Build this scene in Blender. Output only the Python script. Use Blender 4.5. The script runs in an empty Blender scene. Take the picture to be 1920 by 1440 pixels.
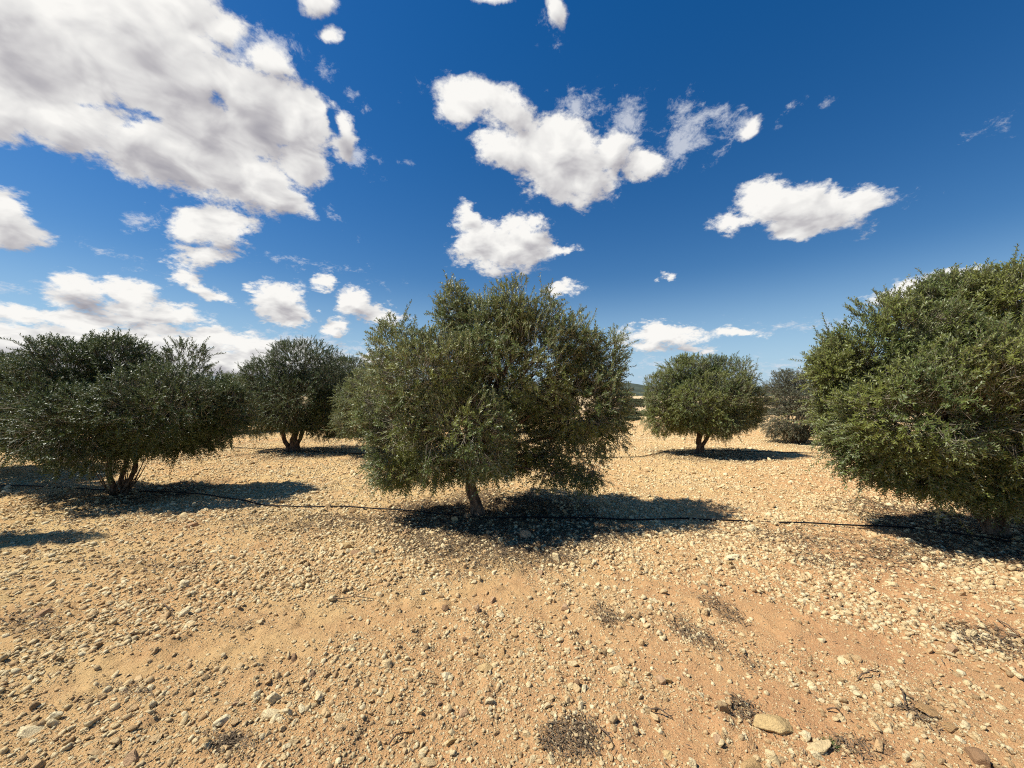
import bpy, math, random
import numpy as np
from mathutils import Vector, Matrix

R = math.radians
rng = np.random.default_rng(7)
random.seed(7)

# ------------------------------------------------------------------ camera, sky, sun, exposure
scene = bpy.context.scene
col = scene.collection
CAMH = 1.6
FPX = 721.0                      # focal length in pixels of the 1920 wide photograph
PITCH = math.atan(22 / FPX)
cam_data = bpy.data.cameras.new('camera')
cam_data.sensor_width = 36.0
cam_data.lens = 36.0 * FPX / 1920.0
cam_data.clip_start = 0.05
cam_data.clip_end = 30000
cam = bpy.data.objects.new('camera', cam_data)
cam.location = (0, 0, CAMH)
cam.rotation_euler = (R(90) + PITCH, 0, 0)
col.objects.link(cam)
scene.camera = cam

SUN_EL = 56.0
SUN_DIR = Vector((-math.cos(R(SUN_EL)) * 0.99, math.cos(R(SUN_EL)) * -0.10, math.sin(R(SUN_EL)))).normalized()
sd = bpy.data.lights.new('sun', 'SUN')
sd.energy = 5.0
sd.angle = R(0.53)
sd.color = (1.0, 0.955, 0.86)
so = bpy.data.objects.new('sun', sd)
so.rotation_euler = SUN_DIR.to_track_quat('Z', 'Y').to_euler()
col.objects.link(so)

scene.view_settings.view_transform = 'Standard'
scene.view_settings.look = 'None'
scene.view_settings.gamma = 1.0
scene.view_settings.exposure = 0.52
scene.cycles.use_denoising = False
scene.cycles.filter_width = 1.1
scene.cycles.max_bounces = 5
scene.cycles.diffuse_bounces = 2
scene.cycles.glossy_bounces = 2
scene.cycles.transmission_bounces = 3


def pix_dir(px, py):
    u = (px - 960) / FPX
    v = (720 - py) / FPX
    c, s = math.cos(PITCH), math.sin(PITCH)
    return Vector((u, c - s * v, s + c * v))


def on_ground(px, py, z=0.0):
    d = pix_dir(px, py)
    t = (z - CAMH) / d.z
    return Vector((d.x * t, d.y * t, z))


def at_depth(px, py, depth):
    d = pix_dir(px, py)
    t = depth / d.y
    return Vector((d.x * t, depth, CAMH + d.z * t))


def pix_uv(px, py):
    d = pix_dir(px, py)
    return d.x / d.y, d.z / d.y


# ---- node helpers
class NT:
    def __init__(self, tree):
        self.t = tree
        self.n = tree.nodes
        self.l = tree.links

    def new(self, kind, **kw):
        nd = self.n.new(kind)
        for k, v in kw.items():
            setattr(nd, k, v)
        return nd

    def put(self, sock, v):
        if isinstance(v, bpy.types.NodeSocket):
            self.l.new(v, sock)
        else:
            sock.default_value = v

    def math(self, op, a, b=0.0, c=0.0, clamp=False):
        nd = self.new('ShaderNodeMath', operation=op, use_clamp=clamp)
        self.put(nd.inputs[0], a)
        self.put(nd.inputs[1], b)
        self.put(nd.inputs[2], c)
        return nd.outputs[0]

    def vmath(self, op, a, b=(0, 0, 0), scale=None):
        nd = self.new('ShaderNodeVectorMath', operation=op)
        self.put(nd.inputs[0], a)
        self.put(nd.inputs[1], b)
        if scale is not None:
            self.put(nd.inputs['Scale'], scale)
        return nd.outputs['Value'] if op in ('LENGTH', 'DOT_PRODUCT', 'DISTANCE') else nd.outputs['Vector']

    def noise(self, vec, scale, detail=4.0, rough=0.55, dist=0.0, dim='3D', out=0):
        nd = self.new('ShaderNodeTexNoise', noise_dimensions=dim)
        self.put(nd.inputs['Vector'], vec)
        nd.inputs['Scale'].default_value = scale
        nd.inputs['Detail'].default_value = detail
        nd.inputs['Roughness'].default_value = rough
        nd.inputs['Distortion'].default_value = dist
        return nd.outputs[out]

    def ramp(self, fac, stops, interp='LINEAR'):
        nd = self.new('ShaderNodeValToRGB')
        nd.color_ramp.interpolation = interp
        el = nd.color_ramp.elements
        while len(el) < len(stops):
            el.new(0.5)
        for e, (p, c) in zip(el, stops):
            e.position = p
            e.color = c if len(c) == 4 else (*c, 1)
        self.put(nd.inputs[0], fac)
        return nd.outputs[0]

    def mixc(self, fac, a, b, mode='MIX'):
        nd = self.new('ShaderNodeMix', data_type='RGBA', blend_type=mode)
        self.put(nd.inputs[0], fac)
        self.put(nd.inputs[6], a if isinstance(a, bpy.types.NodeSocket) else (*a, 1))
        self.put(nd.inputs[7], b if isinstance(b, bpy.types.NodeSocket) else (*b, 1))
        return nd.outputs[2]

    def smooth(self, v, a, b, lo=0.0, hi=1.0):
        nd = self.new('ShaderNodeMapRange', interpolation_type='SMOOTHSTEP')
        self.put(nd.inputs[0], v)
        nd.inputs[1].default_value = a
        nd.inputs[2].default_value = b
        nd.inputs[3].default_value = lo
        nd.inputs[4].default_value = hi
        return nd.outputs[0]


# ---- sky with its clouds, laid out by direction of view in the world
# (px, py, rx, ry, clockwise tilt) of the photographed clouds, turned into world directions
THICK = [
    (60, 70, 230, 150, 20), (250, 60, 190, 120, 25), (330, 170, 210, 95, 35), (470, 190, 130, 85, 42),
    (120, 235, 200, 55, 18), (300, 285, 200, 62, 20), (430, 320, 130, 62, 28), (510, 370, 62, 36, 25),
    (560, 230, 80, 70, 40), (560, 290, 60, 40, 40), (420, 55, 40, 30, 30), (505, 120, 52, 34, 35),
    (640, 250, 26, 52, -14), (0, 200, 110, 70, 10), (350, 20, 60, 40, 20),
    (583, 12, 36, 24, 0), (612, 70, 26, 20, 10),
    (5, 405, 66, 44, 28), (20, 440, 62, 20, 8),
    (365, 425, 44, 28, -10), (420, 430, 62, 34, 15), (380, 476, 60, 17, -4), 
    (150, 548, 60, 28, 8), (235, 550, 60, 34, 12), (300, 590, 96, 22, 8), (255, 580, 60, 26, 5),
    (340, 514, 22, 14, 0), (375, 538, 34, 12, 35), (408, 558, 26, 9, 25),
    (520, 560, 48, 32, 10), (540, 585, 44, 24, 0), (476, 541, 16, 8, 10), (610, 528, 18, 13, 0),
    (665, 566, 32, 26, 10), (700, 590, 48, 18, 15), (624, 614, 24, 17, 0), (597, 583, 10, 9, 0),
    (40, 592, 70, 16, 6), (150, 604, 110, 18, 4), (290, 622, 90, 16, 6),
    (40, 640, 240, 40, 2), (420, 640, 120, 18, 6), (400, 668, 200, 24, 3), (150, 650, 150, 40, 4), (200, 645, 420, 42, 4), (340, 672, 340, 40, 2), (60, 625, 260, 30, 3),
    (900, 185, 84, 34, 8), (862, 205, 44, 34, 10), (965, 220, 66, 36, 34), (1040, 280, 104, 66, 15),
    (955, 285, 62, 38, 10), (1060, 330, 84, 48, 18), (1045, 300, 100, 66, 10), (1085, 372, 36, 26, 20), (1150, 285, 28, 44, 28),
    (1215, 305, 40, 32, -15), (1400, 240, 24, 14, -40),
    (874, 412, 28, 26, 0), (905, 446, 48, 34, 0), (985, 438, 40, 40, 20), (950, 470, 92, 42, -2), (1045, 463, 40, 12, 0), (1000, 412, 14, 14, 0),
    (1440, 378, 62, 38, -12), (1385, 412, 46, 22, -12), (1520, 392, 104, 50, 6), (1600, 385, 60, 30, -14), (1500, 428, 56, 24, 12),
    (1048, 543, 32, 11, 0), (1250, 519, 11, 7, 10),
    (1250, 629, 74, 20, 2), (1205, 648, 36, 14, 8), (1395, 621, 44, 9, 2), (1302, 650, 26, 6, 0),
    (1700, 548, 78, 18, -12), (1790, 520, 60, 20, -8), (1040, 20, 20, 38, -20), (935, 0, 40, 12, 0),
]
THIN = [
    (440, 70, 60, 34, 38), (520, 95, 60, 40, 40), (595, 130, 20, 26, 0), (655, 182, 20, 14, 0), (684, 202, 18, 12, 20), (670, 290, 24, 34, 20),
    (720, 298, 40, 8, 4), (688, 322, 26, 12, 20), (260, 415, 30, 22, -10), (632, 408, 28, 8, 42), (1340, 238, 70, 30, -12),
    (1300, 250, 50, 60, 30), (1280, 215, 36, 46, 20), (1270, 270, 60, 44, -40), (1175, 225, 50, 72, 25), (1085, 200, 60, 34, -20), (1130, 205, 60, 24, -20), (830, 158, 44, 16, -8), (1555, 194, 20, 10, -40), (1488, 200, 20, 8, -40),
    (1458, 240, 16, 12, -30), (1858, 241, 46, 11, -18), (560, 492, 110, 10, 11), (180, 470, 90, 7, 16), (1520, 612, 130, 13, -3),
    (1665, 385, 50, 9, -14), (1510, 350, 30, 9, -10), (60, 545, 150, 10, 8), (560, 640, 220, 20, 7), (520, 672, 330, 40, 3), (1540, 690, 260, 18, -3), (1270, 690, 140, 16, 2),
    (1030, 60, 24, 34, 0), (330, 468, 30, 10, 0),
]


def cloud_field(name, ells, k):
    g = bpy.data.node_groups.new(name, 'ShaderNodeTree')
    g.interface.new_socket('P', in_out='INPUT', socket_type='NodeSocketVector')
    g.interface.new_socket('F', in_out='OUTPUT', socket_type='NodeSocketFloat')
    nt = NT(g)
    gi = nt.new('NodeGroupInput')
    go = nt.new('NodeGroupOutput')
    acc = None
    P = gi.outputs[0]
    for i, (px, py, rx, ry, rot) in enumerate(ells):
        if i and i % 3 == 0:      # a vanishing dependence that keeps the shader evaluated in small batches
            ma = nt.new('ShaderNodeVectorMath', operation='MULTIPLY_ADD')
            nt.l.new(acc, ma.inputs[0])
            ma.inputs[1].default_value = (1e-7, 0, 0)
            nt.l.new(gi.outputs[0], ma.inputs[2])
            P = ma.outputs[0]
        u, v = pix_uv(px, py)
        mp = nt.new('ShaderNodeMapping', vector_type='TEXTURE')
        mp.inputs['Location'].default_value = (u, v, 0)
        mp.inputs['Rotation'].default_value = (0, 0, -R(rot))
        mp.inputs['Scale'].default_value = (rx / FPX, ry / FPX, 1)
        nt.l.new(P, mp.inputs[0])
        d = nt.vmath('LENGTH', mp.outputs[0])
        s = math.sqrt(ry / FPX * 0.11)
        f = nt.math('MULTIPLY_ADD', d, -s, s)
        acc = f if acc is None else nt.math('SMOOTH_MAX', acc, f, k)
    nt.l.new(acc, go.inputs[0])
    return g


world = bpy.data.worlds.new('World')
scene.world = world
world.use_nodes = True
world.cycles.sampling_method = 'MANUAL'
world.cycles.sample_map_resolution = 256
wt = NT(world.node_tree)
wt.n.clear()
out = wt.new('ShaderNodeOutputWorld')
bg = wt.new('ShaderNodeBackground')
wt.l.new(bg.outputs[0], out.inputs[0])
sky = wt.new('ShaderNodeTexSky', sky_type='NISHITA')
sky.sun_disc = False
sky.sun_elevation = R(SUN_EL)
sky.sun_rotation = math.atan2(SUN_DIR.x, SUN_DIR.y)
sky.air_density = 1.25
sky.dust_density = 0.25
sky.ozone_density = 1.6
sky.altitude = 500
STR = 0.066
bg.inputs['Strength'].default_value = STR
hsv = wt.new('ShaderNodeHueSaturation')
hsv.inputs['Saturation'].default_value = 1.46
hsv.inputs['Hue'].default_value = 0.508
hsv.inputs['Value'].default_value = 1.0
wt.l.new(sky.outputs[0], hsv.inputs['Color'])
tc = wt.new('ShaderNodeTexCoord')
D = tc.outputs['Generated']
sx = wt.new('ShaderNodeSeparateXYZ')
wt.l.new(D, sx.inputs[0])
yy = wt.math('MAXIMUM', sx.outputs[1], 0.02)
cb = wt.new('ShaderNodeCombineXYZ')
wt.l.new(wt.math('DIVIDE', sx.outputs[0], yy), cb.inputs[0])
wt.l.new(wt.math('DIVIDE', sx.outputs[2], yy), cb.inputs[1])
UV = cb.outputs[0]
# noise position on the sphere, finer towards the horizon
den = wt.math('ADD', wt.math('MAXIMUM', sx.outputs[2], 0.0), 0.42)
NP = wt.vmath('SCALE', D, scale=wt.math('DIVIDE', 1.0, den))
warp = wt.noise(NP, 6.0, 3.0, 0.6, out=1)
warp2 = wt.noise(NP, 26.0, 3.0, 0.62, out=1)
wv = wt.vmath('SCALE', wt.vmath('SUBTRACT', warp, (0.5, 0.5, 0.5)), scale=0.075)
wv2 = wt.vmath('SCALE', wt.vmath('SUBTRACT', warp2, (0.5, 0.5, 0.5)), scale=0.030)
UVW = wt.vmath('ADD', wt.vmath('ADD', UV, wv), wv2)
fmul = wt.vmath('MULTIPLY', UVW, (1, 1, 0))
gthick = cloud_field('cloud_masses', THICK, 0.018)
gthin = cloud_field('cloud_wisps', THIN, 0.012)


def grp(g, vec):
    nd = wt.new('ShaderNodeGroup')
    nd.node_tree = g
    wt.l.new(vec, nd.inputs[0])
    return nd.outputs[0]


def carve(vec, f):
    for (px, py, rx, ry, rot) in [(402, 182, 36, 26, 50), (622, 225, 12, 50, -22)]:
        u, v = pix_uv(px, py)
        mp = wt.new('ShaderNodeMapping', vector_type='TEXTURE')
        mp.inputs['Location'].default_value = (u, v, 0)
        mp.inputs['Rotation'].default_value = (0, 0, -R(rot))
        mp.inputs['Scale'].default_value = (rx / FPX, ry / FPX, 1)
        wt.l.new(vec, mp.inputs[0])
        f = wt.math('SMOOTH_MIN', f, wt.math('MULTIPLY_ADD', wt.vmath('LENGTH', mp.outputs[0]), 0.060, -0.028), 0.03)
    return f


F1 = carve(fmul, grp(gthick, fmul))
OFF = (-0.018, 0.040, 0)
F2 = grp(gthick, wt.vmath('ADD', fmul, OFF))
NPo = wt.vmath('ADD', NP, (-0.022, 0.0, 0.040))


def cloud_noise(vec):
    a = wt.noise(vec, 9.0, 9.0, 0.60, 0.25)
    return wt.math('MULTIPLY_ADD', a, 1.0, -0.5)


n1 = cloud_noise(NP)
n2 = cloud_noise(NPo)
E1 = wt.math('MULTIPLY_ADD', n1, 0.17, wt.math('ADD', F1, 0.012))
E2 = wt.math('MULTIPLY_ADD', n2, 0.17, wt.math('ADD', F2, 0.012))
nf = wt.noise(NP, 60.0, 5.0, 0.65)
E1 = wt.math('MULTIPLY_ADD', wt.math('SUBTRACT', nf, 0.5), 0.060, E1)
alpha = wt.smooth(E1, -0.008, 0.034)
relief = wt.math('SUBTRACT', wt.math('MINIMUM', E1, 0.12), wt.math('MINIMUM', E2, 0.12))
thick = wt.smooth(E1, 0.02, 0.17)
lum = wt.math('MULTIPLY_ADD', relief, 1.6, 0.84)  # sunward side brighter, far side greyer: light painted into the cloud colour
fr_ = wt.math('SUBTRACT', wt.math('MINIMUM', F1, 0.10), wt.math('MINIMUM', F2, 0.10))
lum = wt.math('MULTIPLY_ADD', fr_, 2.6, lum)
s1 = wt.noise(NP, 12.0, 3.5, 0.48, 0.5)
s2 = wt.noise(wt.vmath('ADD', NP, (-0.030, 0.0, 0.045)), 12.0, 3.5, 0.48, 0.5)
lum = wt.math('MULTIPLY_ADD', wt.math('SUBTRACT', s1, s2), 0.72, lum)
lum = wt.math('MULTIPLY_ADD', thick, -0.19, lum)
lum = wt.math('MINIMUM', wt.math('MAXIMUM', lum, 0.40), 1.0)
ccol = wt.ramp(lum, [(0.38, (0.36, 0.35, 0.395)), (0.62, (0.56, 0.545, 0.565)), (0.82, (0.80, 0.79, 0.78)), (1.0, (1.0, 0.985, 0.95))])
ccol = wt.vmath('SCALE', ccol, scale=0.67 / STR)
# thin wisps
strn = wt.vmath('MULTIPLY', NP, (1.0, 1.0, 1.0))
nw = wt.noise(strn, 20.0, 8.0, 0.72, 0.2)
G1 = wt.math('MULTIPLY_ADD', wt.math('SUBTRACT', nw, 0.52), 0.42, grp(gthin, fmul))
aw = wt.math('MULTIPLY', wt.smooth(G1, -0.01, 0.10), 0.72)
front = wt.smooth(sx.outputs[1], 0.1, 0.25)
alpha = wt.math('MULTIPLY', alpha, front)
aw = wt.math('MULTIPLY', aw, front)
hz = wt.smooth(sx.outputs[2], 0.0, 0.30, 0.75, 0.0)
skyb = wt.mixc(hz, hsv.outputs[0], (0.26 / STR, 0.41 / STR, 0.60 / STR))
skyc = wt.mixc(aw, skyb, (0.50 / STR, 0.52 / STR, 0.56 / STR))
allc = wt.mixc(alpha, skyc, ccol)
wt.l.new(allc, bg.inputs['Color'])


# ------------------------------------------------------------------ helpers
def h2(ix, iy, seed):
    n = (ix.astype(np.int64) * 374761393 + iy.astype(np.int64) * 668265263 + seed * 1442695041) & 0xFFFFFFFF
    n = ((n ^ (n >> 13)) * 1274126177) & 0xFFFFFFFF
    n = (n ^ (n >> 16)) & 0xFFFFFFFF
    return n.astype(np.float64) / 4294967295.0


def vnoise(x, y, seed=0):
    x0 = np.floor(x)
    y0 = np.floor(y)
    fx = x - x0
    fy = y - y0
    fx = fx * fx * (3 - 2 * fx)
    fy = fy * fy * (3 - 2 * fy)
    a = h2(x0, y0, seed)
    b = h2(x0 + 1, y0, seed)
    c = h2(x0, y0 + 1, seed)
    d = h2(x0 + 1, y0 + 1, seed)
    return (a * (1 - fx) + b * fx) * (1 - fy) + (c * (1 - fx) + d * fx) * fy


def fbm(x, y, octaves=3, seed=0):
    s, a, t = 0.0, 1.0, 0.0
    for i in range(octaves):
        s = s + a * vnoise(x * 2 ** i + 17.3 * i, y * 2 ** i - 9.1 * i, seed + i)
        t += a
        a *= 0.5
    return s / t


def vnoise3(p, seed=0):
    return (vnoise(p[:, 0] + p[:, 2] * 0.57, p[:, 1] - p[:, 2] * 0.31, seed) + vnoise(p[:, 1] * 0.83 + 5, p[:, 2] + p[:, 0] * 0.41, seed + 3) + vnoise(p[:, 2] * 0.9 - 3, p[:, 0] - p[:, 1] * 0.37, seed + 5)) / 3


def ground_z(x, y, fine=True):
    x = np.asarray(x, float)
    y = np.asarray(y, float)
    z = 0.06 * (fbm(x / 5.0, y / 5.0, 2, 3) - 0.5)
    if fine:
        r = np.hypot(x, y)
        fade = np.clip(1.3 - r / 30, 0, 1)
        z = z + fade * (0.030 * (fbm(x / 0.35, y / 0.35, 2, 11) - 0.5) + 0.024 * (fbm(x / 0.075, y / 0.075, 3, 23) - 0.5))
        cl = np.clip(fbm(x / 0.13, y / 0.13, 2, 77) - 0.56, 0, 1)
        z = z + fade * cl * 0.10
    return z


def mesh_from(name, verts, faces=None, quads=None, tris=None, smooth=False, mats=(), mat_idx=None):
    me = bpy.data.meshes.new(name)
    verts = np.asarray(verts, np.float32)
    fl = quads if quads is not None else tris
    k = 4 if quads is not None else 3
    fl = np.asarray(fl, np.int32)
    nf = len(fl)
    me.vertices.add(len(verts))
    me.vertices.foreach_set('co', verts.ravel())
    me.loops.add(nf * k)
    me.loops.foreach_set('vertex_index', fl.ravel())
    me.polygons.add(nf)
    me.polygons.foreach_set('loop_start', np.arange(0, nf * k, k, dtype=np.int32))
    if smooth:
        me.polygons.foreach_set('use_smooth', np.ones(nf, bool))
    if mat_idx is not None:
        me.polygons.foreach_set('material_index', np.asarray(mat_idx, np.int32))
    for m in mats:
        me.materials.append(m)
    me.update()
    me.validate()
    return me


def add_attr(me, name, vals, domain='POINT'):
    a = me.attributes.new(name, 'FLOAT', domain)
    a.data.foreach_set('value', np.asarray(vals, np.float32))


def link(name, me, parent=None, loc=(0, 0, 0)):
    o = bpy.data.objects.new(name, me)
    o.location = loc
    col.objects.link(o)
    if parent is not None:
        o.parent = parent
    return o


def tag(o, label=None, cat=None, group=None, kind=None):
    if label:
        o['label'] = label
    if cat:
        o['category'] = cat
    if group:
        o['group'] = group
    if kind:
        o['kind'] = kind
    return o


def material(name, rough=0.8, spec=0.3):
    m = bpy.data.materials.new(name)
    m.use_nodes = True
    nt = NT(m.node_tree)
    b = nt.n['Principled BSDF']
    b.inputs['Roughness'].default_value = rough
    b.inputs['Specular IOR Level'].default_value = spec
    return m, nt, b


def bump(nt, b, h, dist, strength=1.0):
    bp = nt.new('ShaderNodeBump')
    bp.inputs['Distance'].default_value = dist
    bp.inputs['Strength'].default_value = strength
    nt.put(bp.inputs['Height'], h)
    nt.l.new(bp.outputs[0], b.inputs['Normal'])
    return bp


# ------------------------------------------------------------------ materials
def soil_material():
    m, nt, b = material('sandy_soil', 0.95, 0.1)
    geo = nt.new('ShaderNodeNewGeometry')
    P = geo.outputs['Position']
    big = nt.noise(P, 0.42, 3, 0.55)
    mid = nt.noise(P, 2.3, 4, 0.6)
    fine = nt.noise(P, 45, 5, 0.7)
    grit = nt.noise(P, 210, 3, 0.7)
    c = nt.mixc(nt.smooth(big, 0.36, 0.62), (0.565, 0.345, 0.150), (0.62, 0.435, 0.195))
    c = nt.mixc(nt.smooth(mid, 0.40, 0.66, 0, 0.55), c, (0.50, 0.285, 0.13))
    sxp = nt.new('ShaderNodeSeparateXYZ')
    nt.l.new(P, sxp.inputs[0])
    red = nt.math('MULTIPLY_ADD', big, 6.0, nt.math('SUBTRACT', nt.math('MULTIPLY', sxp.outputs[0], 0.8), sxp.outputs[1]))
    c = nt.mixc(nt.smooth(red, -2.5, 2.5, 0.0, 0.6), c, (0.55, 0.275, 0.13))
    c = nt.mixc(nt.smooth(fine, 0.50, 0.72, 0, 0.70), c, (0.66, 0.48, 0.25))
    c = nt.mixc(nt.smooth(grit, 0.52, 0.66, 0, 0.75), c, (0.28, 0.16, 0.08))
    # olive litter and darker tilled earth lying on the soil
    at = nt.new('ShaderNodeAttribute', attribute_name='litter')
    ln = nt.noise(P, 30, 5, 0.75)
    lf = nt.math('MULTIPLY', at.outputs['Fac'], nt.smooth(ln, 0.34, 0.60))
    c = nt.mixc(nt.math('MULTIPLY', lf, 0.82), c, (0.125, 0.085, 0.052))
    # fields beyond the grove: bands of stubble, scrub and pale earth
    fp = nt.vmath('MULTIPLY', P, (0.012, 0.075, 1))
    band = nt.noise(fp, 1.0, 4, 0.6)
    fc = nt.ramp(band, [(0.30, (0.22, 0.20, 0.08)), (0.36, (0.50, 0.37, 0.19)), (0.50, (0.64, 0.52, 0.34)), (0.565, (0.58, 0.43, 0.25)), (0.60, (0.25, 0.22, 0.09)), (0.65, (0.55, 0.42, 0.24))])
    dd = nt.vmath('LENGTH', P)
    c = nt.mixc(nt.smooth(dd, 22, 60, 0, 0.72), c, fc)
    nt.l.new(c, b.inputs['Base Color'])
    hh = nt.math('ADD', nt.math('MULTIPLY', fine, 0.6), nt.math('MULTIPLY', grit, 0.3))
    hh = nt.math('MULTIPLY_ADD', nt.noise(P, 95, 3, 0.6), 0.4, hh)
    bump(nt, b, hh, 0.028, 1.0)
    return m


def stone_material(name, c1, c2, c3):
    m, nt, b = material(name, 0.9, 0.2)
    oi = nt.new('ShaderNodeObjectInfo')
    geo = nt.new('ShaderNodeNewGeometry')
    at = nt.new('ShaderNodeAttribute', attribute_name='tone')
    P = geo.outputs['Position']
    t = nt.math('ADD', at.outputs['Fac'], nt.math('MULTIPLY', oi.outputs['Random'], 1.0))
    t = nt.math('FRACT', nt.math('MULTIPLY', t, 0.999))
    c = nt.ramp(t, [(0.0, c1), (0.5, c2), (0.85, c3), (1.0, tuple(v * 0.6 for v in c3))])
    n = nt.noise(P, 38, 5, 0.65)
    c = nt.mixc(nt.smooth(n, 0.42, 0.66, 0, 0.55), c, tuple(v * 0.62 for v in c2))
    nt.l.new(c, b.inputs['Base Color'])
    bump(nt, b, nt.noise(P, 120, 5, 0.7), 0.014, 1.0)
    return m


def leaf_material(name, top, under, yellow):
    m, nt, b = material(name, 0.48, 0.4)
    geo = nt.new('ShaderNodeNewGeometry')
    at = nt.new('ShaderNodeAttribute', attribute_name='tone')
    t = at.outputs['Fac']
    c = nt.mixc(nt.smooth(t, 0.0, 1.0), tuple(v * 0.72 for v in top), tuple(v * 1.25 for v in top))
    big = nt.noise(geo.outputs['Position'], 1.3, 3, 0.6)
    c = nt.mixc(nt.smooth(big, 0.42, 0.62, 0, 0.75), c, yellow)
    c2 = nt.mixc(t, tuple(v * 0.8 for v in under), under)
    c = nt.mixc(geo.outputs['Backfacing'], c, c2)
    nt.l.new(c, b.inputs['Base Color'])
    tr = nt.new('ShaderNodeBsdfTranslucent')
    nt.l.new(nt.mixc(0.5, c, yellow), tr.inputs['Color'])
    mx = nt.new('ShaderNodeMixShader')
    mx.inputs[0].default_value = 0.16
    nt.l.new(b.outputs[0], mx.inputs[1])
    nt.l.new(tr.outputs[0], mx.inputs[2])
    nt.l.new(mx.outputs[0], nt.n['Material Output'].inputs['Surface'])
    return m


def bark_material(name, c1, c2):
    m, nt, b = material(name, 0.9, 0.2)
    tcn = nt.new('ShaderNodeTexCoord')
    P = nt.vmath('MULTIPLY', tcn.outputs['Object'], (1, 1, 0.28))
    n = nt.noise(P, 28, 5, 0.65)
    nt.l.new(nt.mixc(nt.smooth(n, 0.35, 0.65), c1, c2), b.inputs['Base Color'])
    bump(nt, b, n, 0.03, 1.0)
    return m


def plain_material(name, c, rough=0.5, spec=0.4, var=0.25, scale=20):
    m, nt, b = material(name, rough, spec)
    geo = nt.new('ShaderNodeNewGeometry')
    n = nt.noise(geo.outputs['Position'], scale, 4, 0.6)
    nt.l.new(nt.mixc(nt.smooth(n, 0.3, 0.7), tuple(v * (1 - var) for v in c), tuple(v * (1 + var) for v in c)), b.inputs['Base Color'])
    return m


M_soil = soil_material()
M_stone = stone_material('pale_limestone', (0.82, 0.69, 0.42), (0.73, 0.55, 0.29), (0.60, 0.39, 0.19))
M_ochre = stone_material('ochre_stone', (0.62, 0.44, 0.20), (0.58, 0.38, 0.17), (0.50, 0.30, 0.13))
M_brown = stone_material('brown_stone', (0.58, 0.39, 0.22), (0.52, 0.33, 0.18), (0.42, 0.25, 0.13))
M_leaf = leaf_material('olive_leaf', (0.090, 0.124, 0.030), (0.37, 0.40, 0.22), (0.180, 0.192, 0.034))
M_leaf_backlit = leaf_material('backlit_olive_leaf', (0.040, 0.066, 0.017), (0.17, 0.21, 0.09), (0.080, 0.102, 0.018))  # darker copy of the olive leaf, backlit shade put into its colour
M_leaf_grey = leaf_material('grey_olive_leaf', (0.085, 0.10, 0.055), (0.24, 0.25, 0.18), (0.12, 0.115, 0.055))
M_bark = bark_material('olive_bark', (0.05, 0.034, 0.024), (0.21, 0.145, 0.095))
M_twig = plain_material('olive_twig', (0.26, 0.23, 0.17), 0.8, 0.2)
M_litter = plain_material('dry_leaf_litter', (0.135, 0.098, 0.062), 0.85, 0.15, 0.6, 60)
M_deadtwig = plain_material('dead_twig', (0.13, 0.090, 0.060), 0.9, 0.1, 0.4, 30)
M_hose = plain_material('black_polythene', (0.012, 0.012, 0.013), 0.75, 0.2, 0.3, 8)
M_hill = plain_material('scrub_hill', (0.062, 0.076, 0.060), 1.0, 0.0, 0.25, 0.01)
M_weed = plain_material('green_weed', (0.06, 0.11, 0.025), 0.6, 0.3, 0.3, 40)
M_scrub = leaf_material('scrub_leaf', (0.075, 0.095, 0.035), (0.15, 0.16, 0.09), (0.13, 0.12, 0.04))


# ------------------------------------------------------------------ where things stand
TREES = {}   # filled below; litter rings come from these bases
BASE_PX = {'centre': (893, 968), 'left': (222, 927), 'midleft': (550, 846), 'right': (1872, 1004), 'midright': (1308, 853), 'bush': (1498, 832)}
BASES = {k: on_ground(*v) for k, v in BASE_PX.items()}
BASES['off'] = Vector((-6.8, 4.2, 0))
BASES['leftback'] = Vector((-10.5, 7.7, 0))
BASES['behind'] = Vector((-2.75, 10.3, 0))
BASES['hump'] = Vector((-6.9, 16.0, 0))
BASES['farleft'] = Vector((-12.8, 17.0, 0))

# dark litter patches seen in the photograph: px, py, rx, ry, tilt, amount
PATCH = [(1128, 1152, 46, 20, 20, 1), (1330, 1200, 95, 22, 24, 1.0), (1400, 1235, 75, 26, 30, 1), (1060, 1385, 50, 34, 0, .8),
         (430, 1388, 50, 30, 10, .9), (1395, 1330, 34, 16, 30, .9), (1715, 1340, 50, 18, 30, .8), (1830, 1195, 90, 20, 14, .8),
         (1600, 1395, 55, 20, 20, .6), (600, 985, 170, 28, 2, .7), (1500, 1010, 260, 22, 4, .55), (1700, 1045, 200, 26, 5, .7),
         (1370, 1150, 60, 14, 30, .7), (240, 1290, 60, 14, 10, .45), (60, 1165, 60, 22, 5, .5), (450, 1170, 60, 16, -5, .35), (1540, 1050, 80, 12, 12, .7),
         (320, 1060, 200, 10, 3, .4)]


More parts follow.
